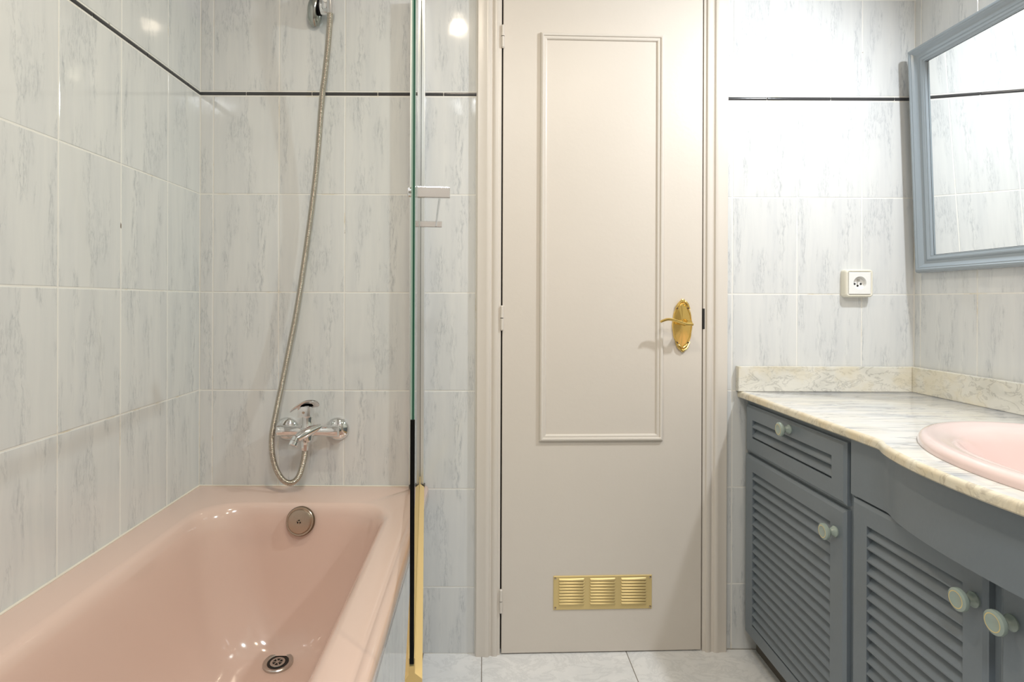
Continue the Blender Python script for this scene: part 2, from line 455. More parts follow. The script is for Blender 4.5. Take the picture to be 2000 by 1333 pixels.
prof = [(0.0, RZ+0.0005, .10), (0.008, RZ-0.001, .105), (0.015, RZ-0.0055, .11), (0.022, RZ-0.014, .112), (0.028, RZ-0.028, .115), (0.035, RZ-0.06, .118), (0.044, RZ-0.11, .12),
        (0.054, RZ-0.16, .12), (0.066, RZ-0.21, .12), (0.081, RZ-0.255, .12), (0.098, RZ-0.292, .12), (0.116, RZ-0.32, .11), (0.135, RZ-0.342, .10),
        (0.155, RZ-0.357, .09), (0.178, RZ-0.366, .07), (0.205, RZ-0.370, .05), (0.235, RZ-0.371, .02)]
for i, z, r in prof:
    rings.append(rrect(ox0+i, ox1-i, oy0+i*2.0, oy1-i*0.62, r, z))
tb = MB(); n = len(rings[0])
for r in rings: tb.v += r
for j in range(len(rings)-1):
    for k in range(n):
        k2 = (k+1) % n
        tb.f.append((j*n+k, j*n+k2, (j+1)*n+k2, (j+1)*n+k)); tb.m.append(0)
tb.f.append(tuple((len(rings)-1)*n+k for k in range(n))); tb.m.append(0)
tub = thing('bathtub', 'pink enamel built-in bathtub along the left tiled wall', 'bathtub', T(-0.515, 0.92, 0))
tubi = T(0.515, -0.92, 0)
tub_shell = tb.build('tub_shell', M_PINK, tub, tubi, smooth=50)
# overflow cover on the far end, drain in the floor
oc = W(584, 1022, 1.551)
Mo = tubi @ axis_m(oc + Vector((0, 0.012, 0)), (0, -1, 0.22))
ob = MB().lathe([(0.037, 0), (0.0375, 0.006), (0.036, 0.0075), (0.033, 0.0072), (0.031, 0.010), (0.030, 0.0125), (0.027, 0.0130), (0.006, 0.0130), (0.005, 0.0115), (0.0015, 0.0125)], Mo, 40)
ov = ob.build('overflow_cover', M_NICKEL, tub, None, smooth=True)
MB().lathe([(0.0390, -0.004), (0.0390, 0.0022), (0.0365, 0.0035)], Mo, 40).build('overflow_ring', M_STAIN, ov, None, smooth=True)
sb = MB()
for k in range(3):
    a = PI*0.5 + 2*PI*k/3
    sb.lathe([(0.0016, 0), (0.0016, 0.0145)], Mo @ T(0.0035*math.cos(a), 0.0035*math.sin(a), 0), 8)
sb.build('screw', M_BLACK, ov)
dr = W(543, 1298, 1.462); dz = 0.1445
Md = tubi @ axis_m((dr.x, dr.y, dz), (0.0, -0.06, 1))
db = MB().lathe([(0.0375, -0.006), (0.0375, 0.0005), (0.0355, 0.0025), (0.029, 0.0020), (0.0265, 0.0), (0.0255, -0.004)], Md, 40, cap0=False, cap1=False)
drain = db.build('drain', M_STEEL, tub, None, smooth=True)
MB().lathe([(0.0262, 0.0004), (0.0255, 0.0004), (0.0, 0.0005)], Md, 40, cap0=False, cap1=False).build('drain_cup', M_DARK, drain)
gb = MB().lathe([(0.018, 0.0004), (0.0185, 0.0022), (0.0165, 0.0030), (0.0125, 0.0026), (0.0122, 0.0006)], Md @ T(0, -0.003, 0), 32, cap0=False, cap1=False)
gb.lathe([(0.0045, 0.0004), (0.0045, 0.003), (0.0, 0.0034)], Md @ T(0, -0.003, 0), 16, cap0=False, cap1=False)
for k in range(6):
    a = 2*PI*k/6
    gb.box(0.004, 0.013, -0.0013, 0.0013, 0.0004, 0.0026, M=Md @ T(0, -0.003, 0) @ Matrix.Rotation(a, 4, 'Z'))
gb.build('drain_grate', M_STEEL, drain, None, smooth=True)
# silicone bead round the tub
sl = MB()
sl.tube([(XL+0.001, YB-0.002, RZ+0.001), (-0.60, YB-0.002, RZ+0.0015), (-0.40, YB-0.002, RZ+0.001), (-0.20, YB-0.002, RZ+0.001)], 0.0024, 8)
sl.tube([(XL+0.002, YB-0.001, RZ+0.001), (XL+0.002, 0.10, RZ+0.001)], 0.0028, 8)
sl.build('silicone_bead', M_SIL, tub, tubi, smooth=True)

# tiled bath apron
ap = tag(MB().box(-0.205, -0.181-0.0007, 0.10, YB+0.0, 0, 0.474).build('wall_bath', M_GROUT), kind='structure')
# room side of the apron faces +X, so u runs towards the far wall mirrored
MA = basis((-0.181-TT, 0, 0), (0, 1, 0), (-1, 0, 0), (0, 0, 1))
tiles(ap, MA, cuts(0.10, YB, 0.30, 0.2005), [(0, 0.203), (0.203, 0.472)])

# ------------------------------------------------------------------ shower screen
gA = Vector((-0.193, 1.712, 0)); gB = Vector((-0.1040, 0.836, 0))
gd = (gB - gA).normalized(); GL = (gB-gA).length
MG = basis((gA.x, gA.y, 0), gd, Vector((0, 0, 1)).cross(gd), (0, 0, 1))   # x along the pane, y across
GZ0, GZ1 = 0.5365, 1.97
scr = thing('shower_screen', 'hinged clear glass shower screen with chrome wall profile on the bath edge', 'shower screen', MG)
MB().box(0.008, GL, -0.003, 0.003, GZ0, GZ1).build('glass_pane', M_GLASS, scr)
zb = 0.899
MB().box(GL+0.0002, GL+0.0008, -0.0030, 0.0030, zb, GZ1).build('glass_edge', M_EDGEL, scr)
MB().box(GL+0.0009, GL+0.0014, -0.0005, 0.0019, zb, GZ1).build('glass_edge', M_EDGE, scr)
tag(MB().box(GL+0.0002, GL+0.0022, -0.0033, 0.0033, GZ0+0.004, zb).build('edge_reflection', M_BLACK, scr, bevel=0.0005), 'dark reflection painted black on the lower length of the glass edge')  # dark reflection in the polished edge, painted as a black strip
# yellowed bottom seal: a T section with a drip fin
sp = [(-0.0100, GZ0-0.0235), (-0.0100, GZ0-0.019), (-0.0045, GZ0-0.012), (-0.0045, GZ0+0.012), (-0.0033, GZ0+0.012), (-0.0033, GZ0),
      (0.0033, GZ0), (0.0033, GZ0+0.012), (0.0045, GZ0+0.012), (0.0045, GZ0-0.010), (0.0155, GZ0-0.019), (0.0155, GZ0-0.0235)]
q = MB(); nn = len(sp)
q.add([(0.012, y, z) for y, z in sp] + [(GL+0.001, y, z) for y, z in sp], [(i, (i+1) % nn, nn+(i+1) % nn, nn+i) for i in range(nn)] + [tuple(range(nn)), tuple(range(nn, 2*nn))])
tag(q.build('bottom_seal', M_SEAL, scr), 'yellowed plastic bottom seal')
MGi = MG.inverted()
# chrome wall profile and pivot post
pr = MB()
pr.box(-0.2230, -0.2210, YB-0.030, YB-0.0005, 0.522, GZ1+0.01, M=MGi)
pr.box(-0.2210, -0.1925, YB-0.024, YB-0.0005, 0.522, GZ1+0.01, M=MGi)
pr.box(-0.1895, -0.1795, YB-0.020, YB-0.0005, 0.522, GZ1+0.01, M=MGi)
wp = pr.build('wall_profile', M_ALU, scr, bevel=0.0008)
MB().box(-0.1930, -0.1890, YB-0.014, YB-0.0005, 0.522, GZ1+0.01, M=MGi).build('profile_gap', M_DARK, scr)
pc = MB().lathe([(0.0118, 0.508), (0.0125, 0.511), (0.0125, 0.520), (0.0105, 0.5245)], MGi @ T(-0.1975, YB-0.0165, 0), 24)
pc.box(-0.2225, -0.2125, YB-0.026, YB-0.001, 0.5085, 0.5225, M=MGi).box(-0.1825, -0.1765, YB-0.016, YB-0.001, 0.5125, 0.5195, M=MGi)
pc.build('end_cap', simple('dark_grey_plastic', (0.13, 0.12, 0.10), 0.35), scr, None, smooth=True)
# towel bar bolted through the glass
def along(Y): return (gA.y - Y)/abs(gd.y)
tbar = link('towel_bar', MB().box(along(1.345)-0.001, along(0.950)+0.001, -0.0600+0.0135-0.0025, -0.0600+0.0165-0.0025+0.004, 1.2475, 1.2620).mesh('towel_bar', M_CHROME, bevel=0.0006), scr)
sgn = 1.0
side = MG.to_3x3() @ Vector((0, 1, 0))
sgn = 1.0 if side.x > 0 else -1.0
tbar.data.transform(Matrix.Identity(4))
bpy.data.objects.remove(tbar)
def yb(a, b): return (a*sgn, b*sgn) if sgn > 0 else (b*sgn, a*sgn)
y0, y1 = yb(0.040, 0.0435)
zt = CH + 0.182
tbar = MB().box(along(1.345), along(0.955), y0, y1, zt-0.0055, zt+0.0055).build('towel_bar', M_CHROME, scr, bevel=0.0006)
for Y, L, h in ((0.950, 0.0585, 0.0185), (1.345, 0.0560, 0.0145)):
    y0, y1 = yb(0.0032, L)
    MB().box(along(Y)-0.004, along(Y)+0.004, y0, y1, zt-h/2, zt+h/2).build('bracket', M_CHROME, tbar, bevel=0.0012)
    y0, y1 = yb(-0.0118, -0.0032)
    MB().lathe([(0.0080, 0.0032), (0.0085, 0.005), (0.0085, 0.0105), (0.0070, 0.0120)], MGi @ T(0, 0, 0) @ MG @ basis((along(Y), 0, zt), (1, 0, 0), (0, 0, sgn), (0, -sgn, 0)), 24).build('fixing_button', M_CHROME, tbar, None, smooth=True)

# ------------------------------------------------------------------ door and frame
def du(px, off=0.0):
    a = (px-945)/F; c, s = math.cos(TH), math.sin(TH)
    ox, oy = P0X + off*s, YB - off*c
    return (a*oy - ox)/(c - a*s)
def dz(px, py, off=0.0):
    u = du(px, off); d = YB + u*math.sin(TH) - off*math.cos(TH)
    return CH + ((589-py) + RHO*(px-945))/F*d
LU0, LU1 = du(980.5), du(1370)
FR = [(0, -0.005), (0, .012), (.0035, .016), (.024, .0165), (.029, .0185), (.036, .0190), (.0405, .0175), (.0435, .012), (.048, .011), (.0525, .0150), (.060, .0162), (.0655, .0150), (.0675, .010), (.0750, .009), (.0750, -0.03), (.02, -0.03)]
def arch(u_at, mirror):
    q = MB(); poly = [((u_at - u) if mirror else (u_at + u), -o) for u, o in FR]
    return q.prism(poly, 0.0, 2.105)
fo = tag(arch(0.0, False).add([], []).build('trim_1', M_FRAME, None, MD, smooth=40), kind='structure')
fo2 = tag(arch(DW, True).build('trim_2', M_FRAME, None, MD, smooth=40), kind='structure')
hd = tag(MB().box(0, DW, -0.0165, 0.03, 2.035, 2.105).build('trim_3', M_FRAME, None, MD, bevel=0.002), kind='structure')
DO = 0.0070     # door face proud of the wall plane
door = MB().box(LU0+0.001, LU1-0.001, -DO, 0.030, 0.004, 2.032).build('door_1', M_DOOR, None, MD, bevel=0.0012)
tag(door, kind='structure')
tag(MB().box(LU0-0.01, LU1+0.01, 0.031, 0.033, 0.0, 2.05).build('trim_4', M_DARK, None, MD), kind='structure')
# panel moulding
mu0, mu1 = du(1053), du(1293); mz1, mz0 = (dz(1053, 67)+dz(1293, 71))/2, (dz(1053, 861)+dz(1293, 860))/2
Ml = T(0, -DO, 0)
MB().frame(mu0, mu1, mz0, mz1, [(0, -0.001), (0, 0.004), (0.0020, 0.0085), (0.006, 0.0105), (0.0095, 0.0095), (0.0115, 0.0060), (0.0135, 0.0055), (0.0165, 0.0060), (0.0195, 0.0045), (0.0215, -0.001)], M=Ml).build('panel_moulding', M_FRAME, door, None, smooth=30)
# hinges
for ya, yb_ in ((52, 97), (597, 646), (1148, 1195)):
    za, zb2 = dz(980, yb_), dz(980, ya); zm = (za+zb2)/2
    h = MB()
    Mh = T(LU0-0.001, -DO-0.0045, 0)
    h.lathe([(0.002, za), (0.0048, za+0.003), (0.0052, zm-0.001)], Mh, 16)
    h.lathe([(0.0052, zm+0.0012), (0.0048, zb2-0.003), (0.002, zb2)], Mh, 16)
    h.lathe([(0.0035, zm-0.002), (0.0035, zm+0.002)], Mh, 12, mi=1)
    h.box(-0.0155, 0.0, DO*0+0.0030, 0.0050, za+0.004, zb2-0.004, M=T(LU0, -DO-0.004, 0))
    h.build('hinge', [M_FRAME, M_DARK], door, None, smooth=True)
# handle
hx, hz = du(1333, 0.01), dz(1333, 636, 0.01)
hand = link('door_handle', None, door, T(hx, -DO, hz))
def oval(sc, h):
    pts = []
    for k in range(72):
        a = 2*PI*k/72
        r = 1 + 0.018*math.cos(12*a) + (0.07 if abs(math.sin(a)) > 0.985 else 0)
        pts.append((0.0305*sc*r*math.cos(a)*(1-0.10*math.sin(a)**2), -h, 0.0745*sc*r*math.sin(a)))
    return pts
e = MB(); rr = [oval(1, 0), oval(1, 0.003), oval(0.95, 0.0055), oval(0.88, 0.0058), oval(0.84, 0.0036), oval(0.80, 0.0036), oval(0.5, 0.0056), oval(0.05, 0.0064)]
for r in rr: e.v += r
for j in range(len(rr)-1):
    for k in range(72): e.f.append((j*72+k, j*72+(k+1) % 72, (j+1)*72+(k+1) % 72, (j+1)*72+k)); e.m.append(0)
e.f.append(tuple(7*72+k for k in range(72))); e.m.append(0)
# scrolls at head and foot
for sz in (1, -1):
    for sx in (-1, 1):
        e.tube([(sx*0.002, -0.006, sz*0.0765), (sx*0.009, -0.0075, sz*0.072), (sx*0.015, -0.007, sz*0.066), (sx*0.0185, -0.006, sz*0.0585), (sx*0.0225, -0.0055, sz*0.050)], [0.0032, 0.0030, 0.0028, 0.0024, 0.0014], 8)
        e.tube([(sx*0.001, -0.0065, sz*0.068), (sx*0.007, -0.007, sz*0.0635), (sx*0.012, -0.0065, sz*0.060)], [0.0025, 0.0028, 0.0014], 8)
    e.lathe([(0.0052, 0), (0.0045, 0.004), (0.0, 0.006)], basis((0, -0.004, sz*0.077), (1, 0, 0), (0, 0, 1), (0, -1, 0)), 14)
e.build('escutcheon', M_BRASS, hand, None, smooth=True)
sc = MB()
for sx in (-1, 1):
    for sz in (-1, 1): sc.lathe([(0.0030, 0), (0.0030, 0.0065), (0.002, 0.0072)], basis((sx*0.0170, 0, sz*0.0530), (1, 0, 0), (0, 0, 1), (0, -1, 0)), 10)
sc.build('screw', M_STAIN, hand, None, smooth=True)
lz = 0.0075
lv = MB().lathe([(0.0105, 0.004), (0.0105, 0.010), (0.0075, 0.014), (0.0070, 0.046), (0.0082, 0.050)], basis((0.004, 0, lz+0.002), (1, 0, 0), (0, 0, 1), (0, -1, 0)), 20)
lp = smoothpath([(0.013, -0.051, lz-0.003), (0.006, -0.052, lz-0.002), (-0.010, -0.053, lz-0.001), (-0.026, -0.052, lz+0.004), (-0.045, -0.051, lz+0.0105), (-0.062, -0.050, lz+0.0125), (-0.076, -0.049, lz+0.0085), (-0.0845, -0.048, lz+0.0045)], 5)
nl = len(lp)
lv.tube(lp, [0.0062 - 0.0020*abs(k/nl-0.35) if 0 < k < nl-1 else 0.003 for k in range(nl)], 14, flat=(0.75, 1.1))
lv.build('lever', M_BRASS, hand, None, smooth=True)
MB().box(du(1370.4), du(1374.0), -0.0096, -0.006, dz(1372, 643), dz(1372, 603)).build('strike_hole', M_DARK, door)
# vent grille
va, vb = du(1082), du(1273); vz1, vz0 = dz(1178, 1122), dz(1178, 1187.5)
vent = link('vent_grille', MB().frame(va, vb, vz0, vz1, [(0, 0), (0, 0.0022), (0.0012, 0.0030), (0.0024, 0.0026)], M=Ml, fill=True).mesh('vent_grille', M_BRASSV), door)
slw = (vb-va)*0.255; sm = None
for c in range(3):
    u0 = va + (vb-va)*(0.055 + 0.316*c)
    for r in range(9):
        zc_ = vz0 + (vz1-vz0)*(0.125 + 0.0885*r) + 0.002
        if sm is None:
            b = MB(); L = slw; h = 0.0078
            pr2 = [(0, 0.0), (0.0006, 0.0040), (h*0.35, 0.0046), (h*0.8, 0.0020), (h, 0.0)]
            n5 = len(pr2)
            b.add([(0.0, -d*0.6, z) for z, d in pr2] + [(0.002, -d, z) for z, d in pr2] + [(L-0.002, -d, z) for z, d in pr2] + [(L, -d*0.6, z) for z, d in pr2],
                  [(g*n5+i, g*n5+i+1, (g+1)*n5+i+1, (g+1)*n5+i) for g in range(3) for i in range(n5-1)] + [tuple(range(n5)), tuple(range(3*n5, 4*n5))])
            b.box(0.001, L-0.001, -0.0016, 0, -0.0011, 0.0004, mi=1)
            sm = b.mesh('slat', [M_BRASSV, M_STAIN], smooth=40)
        link('slat', sm, vent, T(u0, -DO-0.0025, zc_))
vs = MB()
for a_, b__ in ((va+0.0055, vz0+0.0065), (vb-0.0055, vz0+0.0065), (va+0.0055, vz1-0.0065), (vb-0.0055, vz1-0.0065)):
    vs.lathe([(0.0032, 0.002), (0.0030, 0.0042), (0.0012, 0.005)], basis((a_, -DO, b__), (1, 0, 0), (0, 0, 1), (0, -1, 0)), 12)
vs.build('screw', M_NICKEL, vent, None, smooth=True)

# ------------------------------------------------------------------ shower fittings
# mixer
mx = thing('bath_mixer', 'chrome lever bath mixer on two round rosettes above the tub', 'tap', T(-0.519, YB, 0.693))
def R(a, ax): return Matrix.Rotation(a, 4, ax)
FRONT = R(PI/2, 'X')     # local z -> world -Y
for sx in (-1, 1):
    MB().lathe([(0.0350, 0.0), (0.0355, 0.003), (0.0340, 0.008), (0.027, 0.0145), (0.018, 0.019), (0.0155, 0.0195), (0.0150, 0.040)], T(sx*0.0765, 0, -0.009) @ FRONT, 40).build('rosette', M_CHROME, mx, None, smooth=True)
body = MB()
body.lathe([(0.010, -0.087), (0.0155, -0.0855), (0.0165, -0.080), (0.0160, -0.058), (0.0150, -0.054), (0.0150, 0.054), (0.0160, 0.058), (0.0165, 0.086), (0.0155, 0.093), (0.010, 0.095)], T(0, -0.058, -0.003) @ R(PI/2, 'Y'), 32)
body.lathe([(0.011, -0.034), (0.0175, -0.028), (0.0195, -0.010), (0.0195, 0.004), (0.0165, 0.016), (0.0150, 0.030), (0.0160, 0.036), (0.0160, 0.046)], T(0.002, -0.062, 0) @ R(math.radians(-6), 'X'), 32)
# wedge shoulder running down to the short spout
body.tube([(0.042, -0.060, 0.012), (0.018, -0.072, 0.004), (-0.004, -0.088, -0.008), (-0.016, -0.100, -0.015)], [0.0090, 0.0165, 0.0165, 0.0130], 20, flat=(0.85, 1.0))
body.lathe([(0.0115, 0), (0.0130, 0.002), (0.0130, 0.013), (0.0110, 0.015), (0.0110, 0.026)], axis_m((-0.024, -0.112, -0.034), (0.25, 0.45, 0.85)), 28)
body.lathe([(0.0095, -0.046), (0.0105, -0.028)], T(-0.004, -0.060, 0), 20)
body.build('mixer_body', M_CHROME, mx, None, smooth=True)
lev = MB()
lev.box(-0.018, 0.018, -0.088, -0.048, 0.040, 0.070, M=T(0.002, -0.066, 0.05) @ R(math.radians(-8), 'X') @ T(-0.002, 0.066, -0.05))
lev.tube(smoothpath([(0.017, -0.046, 0.066), (0.017, -0.056, 0.076), (0.006, -0.070, 0.0815), (-0.010, -0.082, 0.0785), (-0.024, -0.093, 0.0700), (-0.035, -0.101, 0.0610)], 4),
         [0.013 + 0.010*math.sin(min(1.0, k/9)*PI/2) - (0.0165*max(0, (k-8)/12)**1.4) for k in range(21)], 20, flat=(0.24, 1.0))
lev.build('lever', M_CHROME, mx, None, smooth=True, bevel=0.0012)
MB().lathe([(0.0036, 0), (0.0036, 0.0022)], T(-0.001, -0.0875, 0.0565) @ FRONT, 14).build('screw', M_NICKEL, mx, None, smooth=True)
# hose: a corrugated metal tube
hp = [(645, 24, 1.650), (644, 45, 1.652), (640, 95, 1.660), (634, 150, 1.670), (629, 190, 1.678), (620, 306, 1.694), (612, 380, 1.702), (601, 464, 1.708), (581, 597, 1.708), (566, 675, 1.704), (553, 740, 1.696),
      (539, 807, 1.684), (530.5, 860, 1.672), (535.5, 905, 1.662), (550, 935, 1.660), (567, 944, 1.662), (582, 934, 1.666), (591, 909, 1.670), (595, 888, 1.672), (595.5, 872, 1.672)]
hpts = resample(smoothpath([W(*p) for p in hp], 14), 0.00085)
hb = MB().tube(hpts, [0.0082 + 0.0011*math.cos(2*PI*i*0.00085/0.0040) for i in range(len(hpts))], 12)
hose = tag(hb.build('shower_hose', M_HOSE, None, None, smooth='all'), 'ribbed steel shower hose hanging from the wall bracket and looping to the mixer', 'shower hose')
e0, e1 = W(*hp[-1]), W(*hp[0])
MB().lathe([(0.0095, -0.012), (0.0105, -0.004), (0.0112, 0.006), (0.0112, 0.016)], T(*e0), 8).build('hose_nut', M_CHROME, hose, None)
MB().lathe([(0.0088, -0.004), (0.0095, 0.008), (0.0105, 0.035)], T(*e1), 20).build('hose_nut', M_CHROME, hose, None, smooth=True)
# wall bracket
bc = W(626, 12, 1.69)
br = thing('shower_bracket', 'chrome teardrop wall bracket holding the hand shower at the top', 'shower bracket', T(bc.x, YB, bc.z))
q = MB()
tp = []
for k in range(13):
    t = k/12; tp.append((-0.006 - 0.020*math.sin(t*PI*0.55), -0.004 - 0.028*math.sin(t*PI)**0.7*0.6, 0.064 - 0.104*t))
q.tube(tp, [0.006 + 0.020*math.sin(min(1, (k+1.2)/10)*PI*0.62)**1.2*(1 if k < 11 else (0.8 if k == 11 else 0.45)) for k in range(13)], 24, flat=(0.85, 0.85))
q.build('wall_mount', simple('dark_chrome', (0.42, 0.44, 0.41), 0.16, 1.0), br, None, smooth=True)
q = MB().lathe([(0.021, 0.0), (0.0235, 0.004), (0.0235, 0.020), (0.021, 0.036), (0.016, 0.040)], basis((-0.002, -0.038, -0.001), (0, 1, 0), (0, 0, 1), (1, 0, 0)) @ R(0.0, 'X'), 32)
q.lathe([(0.0120, -0.024), (0.0155, -0.018), (0.0155, 0.030), (0.0125, 0.036)], T(0.026, -0.066, 0.000) , 28)
q.build('swivel_holder', M_CHROME, br, None, smooth=True)
MB().lathe([(0.0242, 0.0), (0.0242, 0.004)], basis((-0.0045, -0.038, -0.001), (0, 1, 0), (0, 0, 1), (1, 0, 0)), 32).build('black_ring', M_BLACK, br, None, smooth=True)
MB().lathe([(0.0072, 0.0), (0.0065, 0.004), (0.002, 0.0055)], T(0.026, -0.0812, -0.004) @ FRONT, 20).build('screw', M_PLASTW, br, None, smooth=True)
hs = thing('hand_shower', 'chrome hand shower resting in the wall bracket above the frame edge', 'hand shower', T(bc.x+0.026, YB-0.072, bc.z+0.03))
MB().tube([(0, 0, 0.008), (0, -0.004, 0.06), (0, -0.014, 0.13), (0, -0.032, 0.19), (0, -0.05, 0.22)], [0.0115, 0.0125, 0.0135, 0.0135, 0.017], 20).build('handle', M_CHROME, hs, None, smooth=True)
MB().lathe([(0.012, -0.012), (0.036, -0.004), (0.042, 0.008), (0.040, 0.014), (0.0, 0.015)], axis_m((0, -0.064, 0.225), (0, -0.85, -0.53)), 32).build('spray_head', M_CHROME, hs, None, smooth=True)

# ------------------------------------------------------------------ vanity
XF, XCAR = 0.800, 0.8145
CZ0, CZ1 = 0.780, 0.800
def bump(Z, c=0.865, hw=0.262):
    def f(z):
        t = abs(z-c)/hw
        return (1-t*t)**0.72 if t < 1 else 0.0
    return sum(f(Z + d) for d in (-0.012, -0.006, 0, 0.006, 0.012))/5
def edge(Z): return 0.785 - 0.051*bump(Z)
VN = 0.02      # near end of the vanity
MV = basis((XF, 0, 0), (0, -1, 0), (1, 0, 0), (0, 0, 1))   # local x = -depth, outward = -y
def knob_mesh():
    b = MB()
    pf = [(0.0120, 0), (0.0125, 0.003), (0.0095, 0.007), (0.0068, 0.012), (0.0085, 0.017), (0.0150, 0.0195), (0.0182, 0.0225), (0.0188, 0.0255), (0.0180, 0.0285), (0.0150, 0.0302), (0.0138, 0.0307), (0.0125, 0.0307), (0.0105, 0.0300), (0.0, 0.0298)]
    b.lathe(pf, FRONT, 32, mis=[0]*10 + [1, 0, 0], cap1=False)
    return b.mesh('knob', [M_PORC, M_GOLD], smooth=True)
KM = knob_mesh()
_sl = {}
def slat_mesh(L):
    k = round(L, 4)
    if k not in _sl:
        b = MB(); ang = math.radians(50); pts = []
        w2, t2 = 0.0122, 0.0034
        for px, py in ((-w2, -t2), (w2*0.85, -t2), (w2, -t2*0.4), (w2, t2*0.4), (w2*0.85, t2), (-w2, t2)):
            # long axis runs from inner top to outer bottom
            y = -px*math.cos(ang) + py*math.sin(ang); z = -px*math.sin(ang) - py*math.cos(ang)
            pts.append((y, z))
        n6 = len(pts)
        b.add([(0, y, z) for y, z in pts] + [(L, y, z) for y, z in pts], [(i, (i+1) % n6, n6+(i+1) % n6, n6+i) for i in range(n6)] + [tuple(range(n6)), tuple(range(n6, 2*n6))])
        _sl[k] = b.mesh('slat', M_GREY, smooth=35)
    return _sl[k]
def louvre(name, parent, MPi, Zl, Zr, z0, z1, st=0.047, rail=0.042, nslat=17, knob=None, op=None):
    """louvred front between depths Zl (far) and Zr (near)"""
    M = MPi @ MV
    if op: oa, ob_, oz0, oz1 = op
    else: oa, ob_, oz0, oz1 = Zl-st, Zr+st, z0+rail, z1-rail
    x0, x1, a, c = -Zl, -Zr, -oa, -ob_
    T0 = 0.0145
    ring = [[(x0, 0, z0), (x1, 0, z0), (x1, 0, z1), (x0, 0, z1)]]
    def ins(i, h): return [(x0+i, h, z0+i), (x1-i, h, z0+i), (x1-i, h, z1-i), (x0+i, h, z1-i)]
    H = 0.0
    # local y: 0 is the face, +T0 is the back
    rg = [ins(0, T0), ins(0, 0.0045), ins(0.0022, 0.0040), ins(0.0060, 0.0010), ins(0.0075, 0.0), 
          [(a, 0, oz0), (c, 0, oz0), (c, 0, oz1), (a, 0, oz1)], [(a, T0, oz0), (c, T0, oz0), (c, T0, oz1), (a, T0, oz1)]]
    b = MB()
    for r in rg: b.v += r
    for j in range(len(rg)):
        j2 = (j+1) % len(rg)
        for k in range(4): b.f.append((j*4+k, j*4+(k+1) % 4, j2*4+(k+1) % 4, j2*4+k)); b.m.append(0)
    o = b.build(name, M_GREY, parent, M, smooth=25)
    pitch = (oz1-oz0)/nslat
    me = slat_mesh(c-a)
    for k in range(nslat):
        link('slat', me, o, T(a, 0.0095, oz0 + pitch*(k+0.5)))
    if knob:
        link('knob', KM, o, T(-knob[0], 0, knob[1]))
    return o
def unit(name, label, Za, Zb):
    t = thing(name, label, 'cabinet', T(XCAR+0.2, (Za+Zb)/2, 0), 'vanity cabinet units')
    return t, T(-(XCAR+0.2), -(Za+Zb)/2, 0)
# far unit: drawer over louvred door
u1, i1 = unit('vanity_cabinet', 'blue grey cabinet with one drawer over a louvred door, beside the room door', 1.752, 1.249)
MB().box(XCAR, XR-0.002, 1.249, 1.752, 0.066, 0.7795).build('carcass', M_GREY, u1, i1, bevel=0.001)
MB().box(0.842, XR-0.002, 1.249, 1.752, 0.0, 0.066).build('toe_kick', simple('grimy_shaded_plinth', (0.12, 0.105, 0.085), 0.7, vary=0.3), u1, i1)  # dark colour holds both grime and the shade under the cabinet
louvre('drawer', u1, i1, 1.738, 1.258, 0.623, 0.763, nslat=2, knob=(1.488, 0.741), op=(1.694, 1.308, 0.668, 0.722))
louvre('door', u1, i1, 1.742, 1.258, 0.068, 0.6125, knob=(1.293, 0.553), op=(1.692, 1.312, 0.110, 0.568))
# middle unit: two louvred doors under a curved apron
u2, i2 = unit('vanity_cabinet', 'blue grey basin cabinet with curved apron over two louvred doors', 1.247, 0.545)
cb = MB().box(XCAR, XR-0.002, 0.545, 0.563, 0.066, 0.7795).box(XCAR, XR-0.002, 1.229, 1.247, 0.066, 0.7795).box(XCAR, XR-0.002, 0.563, 1.229, 0.066, 0.084)
cb.box(XR-0.020, XR-0.002, 0.563, 1.229, 0.084, 0.62).box(XCAR, XCAR+0.018, 0.563, 1.229, 0.645, 0.7795).box(XCAR, XCAR+0.018, 0.879, 0.908, 0.084, 0.645)
cb.build('carcass', M_GREY, u2, i2)
MB().box(0.842, XR-0.002, 0.545, 1.247, 0.0, 0.066).build('toe_kick', bpy.data.materials['grimy_shaded_plinth'], u2, i2)
louvre('door', u2, i2, 1.236, 0.9045, 0.068, 0.651, knob=(0.927, 0.590), op=(1.187, 0.949, 0.110, 0.607), nslat=19)
louvre('door', u2, i2, 0.8825, 0.552, 0.068, 0.651, knob=(0.860, 0.590), op=(0.838, 0.600, 0.110, 0.607), nslat=19)
zz = [1.243 - 0.694*k/90 for k in range(91)]
poly = [(0.803 - 0.043*bump(z, 0.865, 0.258), z) for z in zz] + [(XCAR+0.002, zz[-1]), (XCAR+0.002, zz[0])]
MB().prism(poly, 0.6560, 0.7795).build('curved_apron', M_GREY, u2, i2, smooth=35)
# near unit, mostly behind the camera
u3, i3 = unit('vanity_cabinet', 'blue grey cabinet at the near end, outside the picture', 0.543, VN+0.01)
MB().box(XCAR, XR-0.002, VN+0.01, 0.543, 0.066, 0.7795).build('carcass', M_GREY, u3, i3, bevel=0.001)
MB().box(0.842, XR-0.002, VN+0.01, 0.543, 0.0, 0.066).build('toe_kick', bpy.data.materials['grimy_shaded_plinth'], u3, i3)
louvre('drawer', u3, i3, 0.534, 0.040, 0.623, 0.763, nslat=2, knob=(0.287, 0.741))
louvre('door', u3, i3, 0.534, 0.040, 0.068, 0.6125, knob=(0.49, 0.553))

